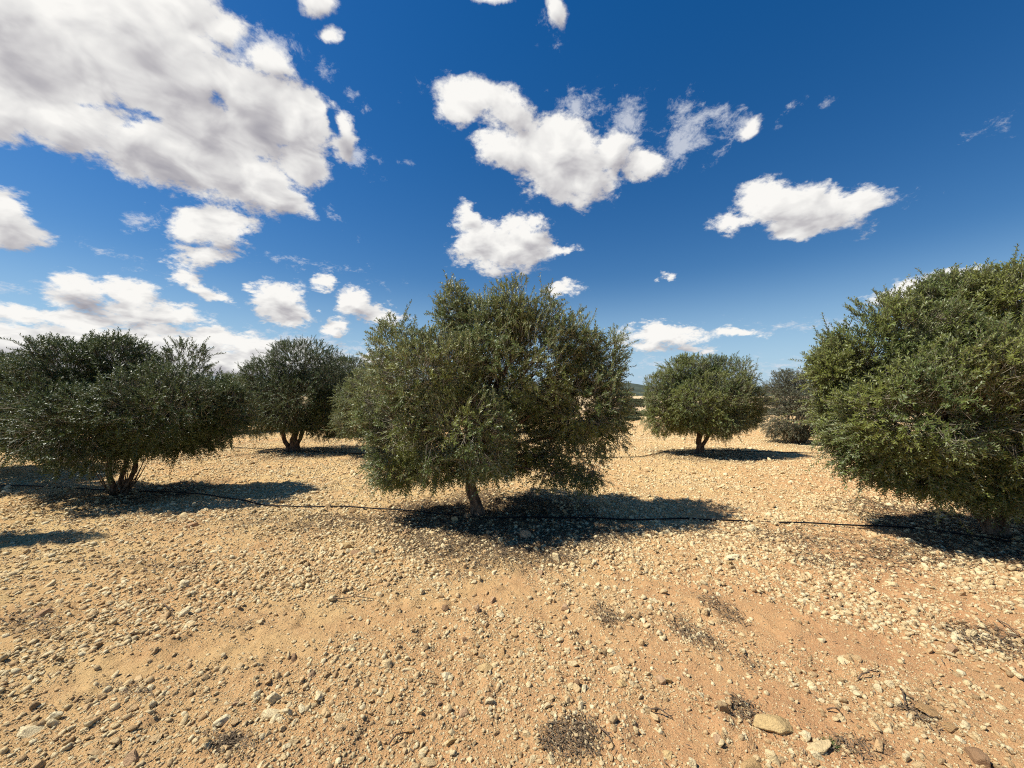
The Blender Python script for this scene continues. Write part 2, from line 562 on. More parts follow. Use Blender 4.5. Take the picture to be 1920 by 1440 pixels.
def litter_amount(x, y):
    x = np.asarray(x, float)
    y = np.asarray(y, float)
    a = np.zeros_like(x)
    wob = fbm(x / 0.5, y / 0.5, 3, 91)
    # picture position of the ground point, only to read the patches off the photograph's layout
    for (px, py, rx, ry, rot, am) in PATCH:
        c = on_ground(px, py)
        ex = (on_ground(px + rx * math.cos(R(rot)), py + rx * math.sin(R(rot))) - c)
        ey = (on_ground(px - ry * math.sin(R(rot)), py + ry * math.cos(R(rot))) - c)
        A = np.array([[ex.x, ey.x], [ex.y, ey.y]])
        Ai = np.linalg.inv(A)
        qx = Ai[0, 0] * (x - c.x) + Ai[0, 1] * (y - c.y)
        qy = Ai[1, 0] * (x - c.x) + Ai[1, 1] * (y - c.y)
        d = np.hypot(qx, qy) + (wob - 0.5) * 2.0
        a = np.maximum(a, am * 0.8 * np.clip((1.35 - d) / 0.95, 0, 1))
    for k, b in BASES.items():
        if k in ('off', 'leftback'):
            continue
        d = np.hypot(x - b.x - 0.2, y - b.y) + (wob - 0.5) * 1.2
        a = np.maximum(a, 0.95 * np.clip(((1.2 if k == 'left' else 1.75) - d) / 0.7, 0, 1))
    return a


# ------------------------------------------------------------------ ground
def build_ground():
    ang = np.concatenate([np.arange(-64, 64, 0.2), np.arange(64, 296, 6.0)])
    ang = np.radians(ang)
    rad = [0.35]
    while rad[-1] < 26:
        rad.append(rad[-1] * 1.0052)
    while rad[-1] < 9000:
        rad.append(rad[-1] * 1.12)
    rad = np.array(rad)
    A, Rr = np.meshgrid(ang, rad)
    X = Rr * np.sin(A)
    Y = Rr * np.cos(A)
    Z = ground_z(X, Y)
    Z = Z * np.clip((400 - Rr) / 300, 0, 1)
    V = np.stack([X, Y, Z], -1).reshape(-1, 3)
    na, nr = len(ang), len(rad)
    i = np.arange(nr - 1)[:, None] * na
    j = np.arange(na)[None, :]
    j2 = (j + 1) % na
    q = np.stack([i + j, i + j2, i + na + j2, i + na + j], -1).reshape(-1, 4)
    q = q[:, ::-1]
    # centre disc
    c = len(V)
    V = np.vstack([V, [[0, 0, float(ground_z(0, 0))]]])
    fan = np.stack([np.full(na, c), (np.arange(na) + 1) % na, np.arange(na), np.arange(na)], -1)
    tri = fan[:, :3][:, ::-1]
    me = mesh_from('ground', V, quads=q, smooth=True, mats=[M_soil])
    add_attr(me, 'litter', litter_amount(V[:, 0], V[:, 1]))
    o = link('ground', me)
    tag(o, kind='structure')
    return o


build_ground()


# hills far beyond the plain
def build_hills():
    az = np.radians(np.arange(-75, 75, 0.5))
    prof = np.zeros_like(az)
    deg = np.degrees(az)
    # plateau left of the gap falling to a low ridge on the right
    base = 0.030 * np.exp(-((deg - 12) / 9.0) ** 2) ** 0.8 + 0.017 * np.exp(-((deg - 40) / 14.0) ** 2) + 0.018 * np.exp(-((deg + 30) / 25.0) ** 2) + 0.006
    prof = base + 0.0022 * (fbm(deg / 3.0, deg * 0 + 2, 3, 5) - 0.5)
    rows = [(2600, 0.0), (2900, 0.35), (3200, 0.75), (3500, 1.0), (3900, 1.02), (4600, 0.6), (5600, 0.0)]
    V = []
    for r, f in rows:
        zz = prof * 3500 * f - (3 if f == 0 else 0)
        zz = zz + 10 * f * (fbm(deg / 1.2, deg * 0 + r / 700, 2, 8) - 0.5)
        V.append(np.stack([r * np.sin(az), r * np.cos(az), zz], -1))
    V = np.array(V)
    na = len(az)
    q = []
    for i in range(len(rows) - 1):
        j = np.arange(na - 1)
        q.append(np.stack([i * na + j, i * na + j + 1, (i + 1) * na + j + 1, (i + 1) * na + j], -1))
    me = mesh_from('hills', V.reshape(-1, 3), quads=np.vstack(q), smooth=True, mats=[M_hill])
    tag(link('hills', me), kind='structure')


build_hills()


# ------------------------------------------------------------------ stones
def ico(sub):
    import bmesh
    bm = bmesh.new()
    bmesh.ops.create_icosphere(bm, subdivisions=sub, radius=1.0)
    v = np.array([x.co[:] for x in bm.verts])
    f = np.array([[q.index for q in p.verts] for p in bm.faces])
    bm.free()
    return v, f


OCTA_V = np.array([(1, 0, 0), (-1, 0, 0), (0, 1, 0), (0, -1, 0), (0, 0, 1), (0, 0, -1)], float)
OCTA_F = np.array([(0, 2, 4), (2, 1, 4), (1, 3, 4), (3, 0, 4), (2, 0, 5), (1, 2, 5), (3, 1, 5), (0, 3, 5)])


def rock_shape(sub, flat, r, cuts=9):
    v, f = ico(sub) if sub else (OCTA_V + r.normal(0, .16, (6, 3)), OCTA_F)
    v = v * np.array([1.0, r.uniform(0.6, 0.95), flat])
    for _ in range(cuts):
        n = r.normal(size=3)
        n /= np.linalg.norm(n)
        d = r.uniform(0.36, 0.68) * np.abs(v @ n).max()
        s = v @ n
        v = v - np.outer(np.clip(s - d, 0, None), n) * 0.95
    v = v * (1 + 0.16 * (vnoise3(v * 2.4 + r.uniform(0, 9), 4) - 0.5)[:, None] + r.normal(size=(len(v), 1)) * 0.014)
    return v / np.abs(v[:, :2]).max(), f


# stones scattered everywhere; the ones that show largest become things of their own
def scatter_stones():
    pts = []
    bands = [(0.9, 3.5, 8500, 0.0038), (3.5, 8.0, 3900, 0.0068), (8.0, 16.0, 850, 0.0130), (16.0, 34.0, 150, 0.026)]
    for r0, r1, dens, smin in bands:
        a0 = R(61)
        area = a0 * (r1 * r1 - r0 * r0)
        n = int(area * dens)
        rr = np.sqrt(rng.uniform(r0 * r0, r1 * r1, n))
        aa = rng.uniform(-a0, a0, n)
        s = smin * (rng.uniform(0.0001, 1, n) ** (-1 / 2.6))
        s = np.where(s > 0.022, 0.022 * (s / 0.022) ** 0.45, s)
        pts.append(np.stack([rr * np.sin(aa), rr * np.cos(aa), s], -1))
    p = np.vstack(pts)
    # gravel lies in drifts, with smoother soil between them
    dn = fbm(p[:, 0] / 0.9, p[:, 1] / 0.9, 3, 41)
    keep = rng.uniform(size=len(p)) < np.clip((dn - 0.28) * 3.4, 0.38, 1)
    # wheel tracks pressed smooth into the right foreground
    for (a, b, w_) in (((1180, 1090), (1960, 1300), 0.20), ((1010, 1130), (1700, 1420), 0.16), ((300, 1230), (900, 1110), 0.14)):
        A, B = on_ground(*a), on_ground(*b)
        d = (B - A).normalized()
        rx_, ry_ = p[:, 0] - A.x, p[:, 1] - A.y
        along = rx_ * d.x + ry_ * d.y
        off_ = np.abs(rx_ * d.y - ry_ * d.x) + 0.25 * (fbm(p[:, 0] / .5, p[:, 1] / .5, 2, 61) - .5)
        on = (along > -0.4) & (along < (B - A).length + .4) & (off_ < w_)
        keep &= ~(on & (rng.uniform(size=len(p)) < 0.62))
    return p[keep]


ST = scatter_stones()
pxs = ST[:, 2] / np.hypot(ST[:, 0], ST[:, 1])
inview = np.abs(ST[:, 0] / ST[:, 1]) < 1.31
inview &= (ST[:, 1] > 1.62)
order = np.argsort(-(pxs * inview))
N_IND = 262
ind, rest = order[:N_IND], order[N_IND:]


def build_gravel():
    P = ST[rest]
    r = np.random.default_rng(5)
    Vs, Fs, Ts, off = [], [], [], 0
    ang_ = P[:, 2] / np.hypot(P[:, 0], P[:, 1])
    big = ang_ > 0.0075
    tiny = ang_ < 0.0032
    for sel, sub, nsh in ((tiny, 0, 12), (~big & ~tiny, 1, 14), (big, 2, 16)):
        Q = P[sel]
        shapes = [rock_shape(sub, r.uniform(0.35, 0.9), r, (0, 4, 10)[sub]) for _ in range(nsh)]
        which = r.integers(0, nsh, len(Q))
        for k in range(nsh):
            q = Q[which == k]
            if not len(q):
                continue
            v, f = shapes[k]
            n = len(q)
            a = r.uniform(0, 2 * np.pi, n)
            tx, ty = r.normal(0, 0.25, n), r.normal(0, 0.25, n)
            ca, sa = np.cos(a), np.sin(a)
            sc = q[:, 2][:, None]
            x = v[None, :, 0] * sc
            y = v[None, :, 1] * sc
            z = v[None, :, 2] * sc
            z = z + x * tx[:, None] + y * ty[:, None]
            X = x * ca[:, None] - y * sa[:, None] + q[:, 0][:, None]
            Y = x * sa[:, None] + y * ca[:, None] + q[:, 1][:, None]
            gz = ground_z(q[:, 0], q[:, 1])
            Z = z + (gz + q[:, 2] * 0.10)[:, None]
            Vs.append(np.stack([X, Y, Z], -1).reshape(-1, 3))
            Fs.append((f[None] + (np.arange(n) * len(v))[:, None, None]).reshape(-1, 3) + off)
            Ts.append(np.repeat(r.uniform(0, 0.98, n), len(v)))
            off += n * len(v)
    me = mesh_from('gravel', np.vstack(Vs), tris=np.vstack(Fs), mats=[M_stone])
    add_attr(me, 'tone', np.concatenate(Ts))
    o = link('gravel', me)
    tag(o, 'pale angular gravel strewn over the sandy soil of the grove', 'gravel', kind='stuff')


build_gravel()

_r = np.random.default_rng(12)
SHAPES = {}
for mname, mat in (('pale', M_stone), ('ochre', M_ochre), ('brown', M_brown)):
    SHAPES[mname] = []
    for k in range(7):
        v, f = rock_shape(4, _r.uniform(0.45, 0.8), _r, 11)
        nn_ = v / np.linalg.norm(v, axis=1, keepdims=True)
        v = v + nn_ * (0.16 * (vnoise3(v * 3.1, 9) - .5) + 0.10 * (vnoise3(v * 8.0, 6) - .5) + 0.05 * (vnoise3(v * 20.0, 2) - .5))[:, None]
        me = mesh_from('loose_stone', v, tris=f, mats=[mat])
        SHAPES[mname].append(me)


def put_stone(kind, x, y, s, rot, label, group=None, flat=1.0, stretch=1.0, sink=0.12, shape=None):
    me = SHAPES[kind][_r.integers(0, 7) if shape is None else shape]
    o = bpy.data.objects.new('stone', me)
    o.location = (x, y, float(ground_z(x, y)) + s * sink)
    o.rotation_euler = (_r.normal(0, .18), _r.normal(0, .18), rot)
    o.scale = (s * stretch, s, s * flat)
    col.objects.link(o)
    tag(o, label, 'stone', group)
    return o


for (x, y, s) in ST[ind]:
    k = _r.choice(['pale', 'ochre', 'brown'], p=[.82, .10, .08])
    lab = {'pale': 'small cream limestone lump lying loose among the gravel', 'ochre': 'small yellow ochre stone lying loose among the gravel',
           'brown': 'small reddish brown stone lying loose among the gravel'}[k]
    put_stone(k, x, y, s, _r.uniform(0, 6.28), lab, {'pale': 'loose cream stones', 'ochre': 'loose ochre stones', 'brown': 'loose brown stones'}[k])

# px, py, half width px, kind, rotation, stretch, flat, label
MARKS = [
    (1455, 1362, 33, 'ochre', -35, 1.0, .45, 'large flat ochre rock half sunk in the soil, biggest stone in the foreground'),
    (836, 1266, 13, 'pale', 30, 1.0, 1.0, 'round whitish stone standing alone on bare soil below the centre tree'),
    (507, 1333, 18, 'pale', 10, 1.1, .7, 'smooth oval cream stone right of a wedge shaped one in the left foreground'),
    (421, 1347, 14, 'pale', 60, 1.5, .9, 'tall wedge shaped cream stone beside dry weeds, left foreground'),
    (447, 1318, 9, 'brown', 30, 2.2, .6, 'narrow elongated brown stone just above the wedge shaped stone'),
    (54, 1366, 22, 'pale', 15, 1.1, .8, 'rough cream rock near the bottom left corner'),
    (936, 1156, 8, 'pale', 0, 1.0, 1.0, 'small rounded white stone alone on smooth soil near the centre'),
    (1151, 1256, 12, 'pale', 0, 1.1, .8, 'knobbly pale stone on soil between two litter patches'),
    (90, 1150, 12, 'brown', 15, 1.4, .8, 'long brown stone casting a dark shadow at the left edge'),
    (1742, 1334, 20, 'ochre', 25, 1.2, .35, 'flat triangular tan stone beside the litter patch at right'),
    (1782, 1366, 13, 'ochre', 40, 1.6, .6, 'pointed yellow stone below the flat triangular one at right'),
    (1415, 1432, 22, 'ochre', 0, 1.2, .6, 'rounded ochre rock cut by the bottom edge of the picture'),
    (1528, 1400, 22, 'pale', 10, 1.4, .5, 'broad crumbly pale stone next to the small green weed'),
    (632, 1040, 9, 'pale', 20, 1.3, .9, 'leftmost stone of a small pile below the hose'),
    (652, 1028, 10, 'ochre', 50, 1.0, 1.2, 'yellow top stone of a small pile below the hose'),
    (668, 1040, 9, 'brown', 0, 1.4, .8, 'shaded right stone of a small pile below the hose'),
    (616, 954, 7, 'pale', 0, 1.0, 1.1, 'blocky pale stone resting against the black hose, left one of two'),
    (637, 955, 6, 'pale', 40, 1.1, .9, 'pale stone resting against the black hose, right one of two'),
    (984, 1006, 9, 'brown', 15, 1.2, 1.0, 'striped brown rock at the near edge of the centre tree shadow'),
    (880, 972, 7, 'brown', 0, 1.3, 1.0, 'brown rock at the foot of the centre tree trunk'),
    (1370, 1046, 14, 'pale', 0, 1.2, .4, 'flat cream slab below the hose on the right'),
    (365, 986, 9, 'brown', 10, 1.5, .7, 'isolated low brown stone below the left tree shadow'),
    (1812, 1360, 12, 'pale', 30, 1.6, .5, 'slim pale stone low in the right foreground'),
    (803, 1420, 14, 'pale', 0, 1.0, .7, 'round pale stone near the bottom edge at the centre'),
    (183, 1408, 14, 'pale', -10, 1.5, .5, 'wedge like tan stone near the bottom edge at left'),
    (552, 1234, 9, 'brown', 20, 1.3, 1.0, 'dark rust coloured stone with a black shadow, left of centre'),
    (908, 1252, 10, 'ochre', 0, 1.3, .9, 'orange stone on the soil right of the round whitish one'),
    (1583, 1240, 14, 'pale', 20, 1.3, .4, 'flat pale shard on smooth reddish soil at right'),
]
for (px, py, hw, kind, rot, st, fl, lab) in MARKS:
    p = on_ground(px, py)
    s = hw * 1.12 * p.y / FPX
    put_stone(kind, p.x, p.y, s / max(1, st * .8), R(rot), lab, None, fl, st, 0.1, 3 if px == 1455 else None)


# ------------------------------------------------------------------ leaf litter, twigs
def frames(dirs, r):
    d = dirs / np.linalg.norm(dirs, axis=1, keepdims=True)
    t = r.normal(size=d.shape)
    a = np.cross(d, t)
    a /= np.linalg.norm(a, axis=1, keepdims=True) + 1e-9
    b = np.cross(d, a)
    return d, a, b


def leaf_quads(base, d, side, nrm, L, W, fold=0.12):
    """diamond shaped leaf: base, left, tip, right"""
    n = len(base)
    L = L[:, None]
    W = W[:, None]
    v = np.empty((n, 4, 3))
    v[:, 0] = base
    v[:, 1] = base + d * L * 0.45 + side * W * 0.5 + nrm * W * fold
    v[:, 2] = base + d * L - nrm * L * 0.06
    v[:, 3] = base + d * L * 0.45 - side * W * 0.5 + nrm * W * fold
    f = np.arange(n * 4).reshape(n, 4)
    return v.reshape(-1, 3), f


def build_litter():
    r = np.random.default_rng(31)
    n = 620000
    rr = np.exp(r.uniform(np.log(1.3), np.log(13), n))
    aa = r.uniform(-R(60), R(60), n)
    x, y = rr * np.sin(aa), rr * np.cos(aa)
    a = litter_amount(x, y)
    k = r.uniform(size=n) < (a ** 1.3) * 0.85 + 0.006
    x, y, rr = x[k], y[k], rr[k]
    m = len(x)
    z = ground_z(x, y) + 0.006 + r.uniform(0, 0.012, m)
    th = r.uniform(0, 2 * np.pi, m)
    d = np.stack([np.cos(th), np.sin(th), r.normal(0, 0.22, m)], -1)
    s = np.stack([-np.sin(th), np.cos(th), r.normal(0, 0.3, m)], -1)
    nn = np.cross(d, s)
    L = r.uniform(0.018, 0.05, m) * np.clip(rr / 3.5, 0.75, 1.5)
    W = r.uniform(0.0025, 0.008, m) * np.clip(rr / 3.5, 0.8, 1.6)
    v, f = leaf_quads(np.stack([x, y, z], -1), d, s, nn, L, W, 0.3)
    me = mesh_from('leaf_litter', v, quads=f, mats=[M_litter])
    tag(link('leaf_litter', me), 'dark dry olive leaf and stalk litter in patches on the soil', 'leaf litter', kind='stuff')
    print('litter', m)


build_litter()


def tube(points, radii, sides=6):
    P = np.array([tuple(p) for p in points], float)
    n = len(P)
    V, F = [], []
    for i in range(n):
        t = P[min(i + 1, n - 1)] - P[max(i - 1, 0)]
        t /= np.linalg.norm(t) + 1e-9
        up = np.array([0, 0, 1.0]) if abs(t[2]) < 0.8 else np.array([1.0, 0, 0])
        a = np.cross(t, up)
        a /= np.linalg.norm(a)
        b = np.cross(t, a)
        for k in range(sides):
            an = 2 * np.pi * k / sides
            V.append(P[i] + radii[i] * (np.cos(an) * a + np.sin(an) * b))
    for i in range(n - 1):
        for k in range(sides):
            k2 = (k + 1) % sides
            F.append((i * sides + k, i * sides + k2, (i + 1) * sides + k2, (i + 1) * sides + k))
    V.append(P[0])
    V.append(P[-1])
    c0, c1 = len(V) - 2, len(V) - 1
    for k in range(sides):
        k2 = (k + 1) % sides
        F.append((c0, k2, k, k))
        F.append((c1, (n - 1) * sides + k, (n - 1) * sides + k2, (n - 1) * sides + k2))
    V = np.array(V)
    F = np.array([q if q[2] != q[3] else (q[0], q[1], q[2], q[2]) for q in F])
    return V, F


class Tubes:
    def __init__(self):
        self.v, self.f, self.n = [], [], 0

    def add(self, points, radii, sides=6):
        v, f = tube(points, radii, sides)
        self.v.append(v)
        self.f.append(f + self.n)
        self.n += len(v)

    def build(self, name, mat, smooth=True):
        V = np.vstack(self.v)
        F = np.vstack(self.f)
        me = bpy.data.meshes.new(name)
        faces = [tuple(q) if q[2] != q[3] else tuple(q[:3]) for q in F.tolist()]
        me.from_pydata(V.tolist(), [], faces)
        me.materials.append(mat)
        if smooth:
            me.polygons.foreach_set('use_smooth', np.ones(len(me.polygons), bool))
        me.update()
        return me


# single dead twigs seen on the soil: px0,py0,px1,py1
TWIGS = [(948, 1130, 975, 1158, 'thin curved dead twig left of centre on bare soil'),
         (210, 1200, 268, 1190, 'straight pale dry stick lying at left'),
         (620, 1128, 700, 1124, 'long thin straight twig lying left of centre'),
         (1125, 1365, 1150, 1400, 'forked dead twig right of the round litter patch'),
         (1685, 1298, 1702, 1345, 'upright dark dead twig poking out of the litter at right'),
         (1870, 1170, 1915, 1200, 'fine bent twig at the right edge of the picture'),
         (1215, 1330, 1262, 1347, 'slender dead twig pointing right near the bottom centre'),
         (1340, 1334, 1368, 1338, 'short dark twig left of the big ochre rock'),
         (730, 1388, 765, 1368, 'bundle like broken twig in the lower left centre'),
         (1550, 1332, 1580, 1345, 'short crooked twig right of the big ochre rock'),
         (1610, 1275, 1650, 1267, 'faint straight twig on reddish soil at right'),
         (312, 1130, 324, 1156, 'tiny bent twig near the left edge')]
TWIGS[0] = (308, 1130, 326, 1158, 'thin curved dead twig at left on bare soil')
TWIGS.pop()
rt = random.Random(4)
for (x0, y0, x1, y1, lab) in TWIGS:
    a, b = on_ground(x0, y0), on_ground(x1, y1)
    n = 6
    pts = []
    for i in range(n):
        t = i / (n - 1)
        p = a.lerp(b, t)
        j = (b - a).length * 0.05
        p.x += rt.uniform(-j, j)
        p.y += rt.uniform(-j, j)
        p.z = float(ground_z(p.x, p.y)) + 0.012 + 0.02 * math.sin(t * 3.1)
        pts.append(p - a)
    T = Tubes()
    T.add(pts, [0.0045 * (1 - 0.6 * i / n) for i in range(n)], 5)
    m = pts[3]
    dv = (b - a) * 0.3
    side = Vector((-dv.y, dv.x, 0)) * rt.choice((-.6, .6))
    T.add([m, m + dv * .5 + side * .5 + Vector((0, 0, .01)), m + dv + side], [0.003, 0.0022, 0.001], 4)
    me = T.build('dead_twig', M_deadtwig)
    o = link('dead_twig', me, loc=a)
    tag(o, lab, 'twig')


# small weed and dry weed tufts
def tuft(px, py, h, n, mat, name, label, cat, seed):
    r = np.random.default_rng(seed)
    c = on_ground(px, py)
    th = r.uniform(0, 2 * np.pi, n)
    base = np.stack([r.normal(0, h * .35, n), r.normal(0, h * .35, n), np.zeros(n)], -1)
    d = np.stack([np.cos(th), np.sin(th), r.uniform(0.0, 1.3 if 'green' in name else 0.45, n)], -1)
    d /= np.linalg.norm(d, axis=1, keepdims=True)
    d, a, b = frames(d, r)
    v, f = leaf_quads(base, d, a, b, r.uniform(.5, 1.2, n) * h, r.uniform(.05, .12, n) * h, 0.2)
    me = mesh_from(name, v, quads=f, mats=[mat])
    o = link(name, me, loc=(c.x, c.y, float(ground_z(c.x, c.y)) + .002))
    tag(o, label, cat)


tuft(1558, 1394, 0.035, 60, M_weed, 'green_weed', 'tiny green weed sprouting beside a pale stone, bottom right', 'weed', 1)
tuft(430, 1385, 0.055, 220, M_litter, 'dry_weed', 'dead grey brown weed tuft below the wedge shaped stone', 'weed', 2)

# ------------------------------------------------------------------ irrigation hoses
def hose(pxs_, name, label, rad=0.0095):
    pts = [on_ground(*p) if not isinstance(p, Vector) else p for p in pxs_]
    # Catmull-Rom
    P = [pts[0] + (pts[0] - pts[1])] + pts + [pts[-1] + (pts[-1] - pts[-2])]
    out_ = []
    for i in range(1, len(P) - 2):
        n = max(6, int((P[i + 1] - P[i]).length / 0.10))
        for k in range(n):
            t = k / n
            a, b, c, d = P[i - 1], P[i], P[i + 1], P[i + 2]
            q = 0.5 * ((2 * b) + (c - a) * t + (2 * a - 5 * b + 4 * c - d) * t * t + (3 * b - a - 3 * c + d) * t ** 3)
            q.z = float(ground_z(q.x, q.y, False)) + 0.029 + 0.007 * math.sin(q.x * 2.1) + 0.004 * math.sin(q.x * 7.3)
            out_.append(q)
    T = Tubes()
    T.add(out_, [rad] * len(out_), 8)
    o = link(name, T.build(name, M_hose))
    tag(o, label, 'hose', 'irrigation hoses along the tree rows')


hose([Vector((-14.5, 7.2, 0)), (0, 914), (110, 917), (222, 921), (340, 926), (440, 938), (500, 950), (560, 954), (640, 955), (780, 963), (900, 974), (1060, 975),
      (1170, 977), (1240, 976), (1292, 973), (1340, 977), (1500, 984), (1640, 989), (1740, 994), (1860, 1012), (1960, 1020), Vector((8.5, 4.2, 0))],
     'irrigation_hose', 'black drip irrigation hose running along the front row of olive trees')
hose([Vector((-16, 12.3, 0)), (300, 838), (470, 842), (550, 846), (700, 852), (950, 858), (1165, 860), (1210, 858), (1240, 852), (1262, 846), (1308, 846), (1480, 850), Vector((14, 11, 0))],
     'irrigation_hose', 'black hose along the second row, curving to the small round tree')


# ------------------------------------------------------------------ olive trees
def build_crown(lobes, n_shoots, r, mats, leafL=(0.036, 0.058), leafW=(0.0105, 0.0150), pairs=(8, 14), gap=0.47, sprigs=0.13, droop=0.5, inner=0.35, shootL=(0.08, 0.20)):
    """lobes: list of (center(3), radii(3)) relative to the tree base. Returns mesh and shoot bases."""
    C = np.array([l[0] for l in lobes], float)
    Rd = np.array([l[1] for l in lobes], float)
    Rd = np.maximum(Rd - 0.055, Rd * 0.8)      # the shoots stand out beyond the lobes
    area = (Rd[:, 0] * Rd[:, 1] + Rd[:, 0] * Rd[:, 2] + Rd[:, 1] * Rd[:, 2])
    pr = area / area.sum()
    N = int(n_shoots * 2.6)
    li = r.choice(len(lobes), N, p=pr)
    n = r.normal(size=(N, 3))
    n /= np.linalg.norm(n, axis=1, keepdims=True)
    rho = np.where(r.uniform(size=N) < inner, r.uniform(0.25, 0.85, N), r.uniform(0.82, 1.0, N))
    P = C[li] + n * Rd[li]
    lump = (vnoise3(P * 2.3 + 3.0, 31) - 0.5) * 0.85 + (vnoise3(P * 5.0, 37) - 0.5) * 0.55
    P = C[li] + n * Rd[li] * (rho * (1 + lump))[:, None]
    # reject points deep inside other lobes
    q = (P[:, None, :] - C[None]) / Rd[None]
    dmin = np.sqrt((q ** 2).sum(-1)).min(1)
    keep = (dmin > 0.6) | (r.uniform(size=N) < 0.35)
    cl = vnoise3(P * 2.6, 5)
    cl2 = vnoise3(P * 6.5, 15)
    keep &= (cl * 0.6 + cl2 * 0.4) > (gap - 0.02 + r.normal(0, 0.03, N))
    keep &= P[:, 2] > 0.12
    P, n, dmin = P[keep][:n_shoots], n[keep][:n_shoots], dmin[keep][:n_shoots]
    N = len(P)
    outw = n / np.linalg.norm(n, axis=1, keepdims=True)
    zc = (P[:, 2] - P[:, 2].min()) / (np.ptp(P[:, 2]) + 1e-6)
    upb = np.interp(zc, [0, 0.3, 0.6, 1.0], [-droop, 0.0, 0.45, 0.8])
    d = outw * 0.7 + r.normal(0, 0.42, (N, 3))
    d[:, 2] += upb
    d, a, b = frames(d, r)
    sl = r.uniform(*shootL, N)
    spr = (r.uniform(size=N) < sprigs) & (dmin > 0.85)
    sl[spr] *= r.uniform(1.3, 2.0, spr.sum())
    npairs = np.clip((sl / 0.0145).astype(int), 5, 26)
    # leaves
    idx = np.repeat(np.arange(N), npairs * 2)
    start = np.concatenate([[0], np.cumsum(npairs * 2)[:-1]])
    k = np.arange(len(idx)) - start[idx]
    node = k // 2
    sidesgn = np.where(k % 2 == 0, 1.0, -1.0)
    t = (node + 0.7) / npairs[idx]
    bend = r.normal(0, 0.16, (N, 3))
    bend[:, 2] -= 0.10
    D = d[idx]
    base = P[idx] + D * (sl[idx] * t)[:, None] + bend[idx] * (sl[idx] * t ** 2)[:, None]
    phi = node * (np.pi / 2) + r.uniform(0, 0.8, len(idx)) + r.uniform(0, 6.28, N)[idx]
    sd_ = (a[idx] * np.cos(phi)[:, None] + b[idx] * np.sin(phi)[:, None]) * sidesgn[:, None]
    ld = D * r.uniform(0.5, 1.1, len(idx))[:, None] + sd_ * r.uniform(0.5, 1.1, len(idx))[:, None] + r.normal(0, 0.16, (len(idx), 3))
    ld[:, 2] += 0.12
    ld /= np.linalg.norm(ld, axis=1, keepdims=True)
    # leaf upper face turned towards the shoot tip and the sky
    up = D * 0.7 + np.array([0, 0, 0.7]) + outw[idx] * 0.3 + r.normal(0, 0.45, (len(idx), 3))
    nr = up - ld * (up * ld).sum(1)[:, None]
    nr /= np.linalg.norm(nr, axis=1, keepdims=True) + 1e-9
    sv = np.cross(nr, ld)
    L = r.uniform(*leafL, len(idx)) * np.interp(t, [0, 0.6, 1], [0.9, 1.0, 0.7])
    W = r.uniform(*leafW, len(idx))
    v, f = leaf_quads(base, ld, sv, nr, L, W, 0.14)
    f = f[:, ::-1]
    tone = np.repeat(np.clip(r.uniform(0, 1, N)[idx] * 0.6 + r.uniform(0, 0.4, len(idx)), 0, 1), 4)
    # twigs: three sided, two segments
    p0 = P - d * 0.10
    p1 = P + d * (sl * 0.5)[:, None] + bend * (sl * 0.25)[:, None]
    p2 = P + d * sl[:, None] + bend * sl[:, None]
    tv = np.empty((N, 9, 3))
    for s_, (pp, rad) in enumerate(((p0, 0.0028), (p1, 0.0020), (p2, 0.0007))):
        for c_ in range(3):
            an = c_ * 2.0944
            tv[:, s_ * 3 + c_] = pp + (a * math.cos(an) + b * math.sin(an)) * rad
    tf = []
    for s_ in range(2):
        for c_ in range(3):
            c2 = (c_ + 1) % 3
            tf.append((s_ * 3 + c_, s_ * 3 + c2, s_ * 3 + 3 + c2, s_ * 3 + 3 + c_))
    tf = np.array(tf)
    nv = len(v)
    TF = (tf[None] + (np.arange(N) * 9)[:, None, None]).reshape(-1, 4) + nv
    V = np.vstack([v, tv.reshape(-1, 3)])
    F = np.vstack([f, TF])
    mi = np.concatenate([np.zeros(len(f), int), np.ones(len(TF), int)])
    me = mesh_from('crown', V, quads=F, mats=mats, mat_idx=mi)
    add_attr(me, 'tone', np.concatenate([tone, np.zeros(N * 9)]))
    return me, P


def curve_pts(a, b, n, sag, r):
    a, b = Vector(a), Vector(b)
    L = (b - a).length
    pts = []
    ph = [r.uniform(-1, 1) for _ in range(3)]
    for i in range(n):
        t = i / (n - 1)
        p = a.lerp(b, t)
        p.z += sag * L * math.sin(t * math.pi)
        w = math.sin(t * math.pi) * L * 0.05
        p.x += w * ph[0] + r.normal(0, L * .008)
        p.y += w * ph[1] + r.normal(0, L * .008)
        pts.append(p)
    return pts


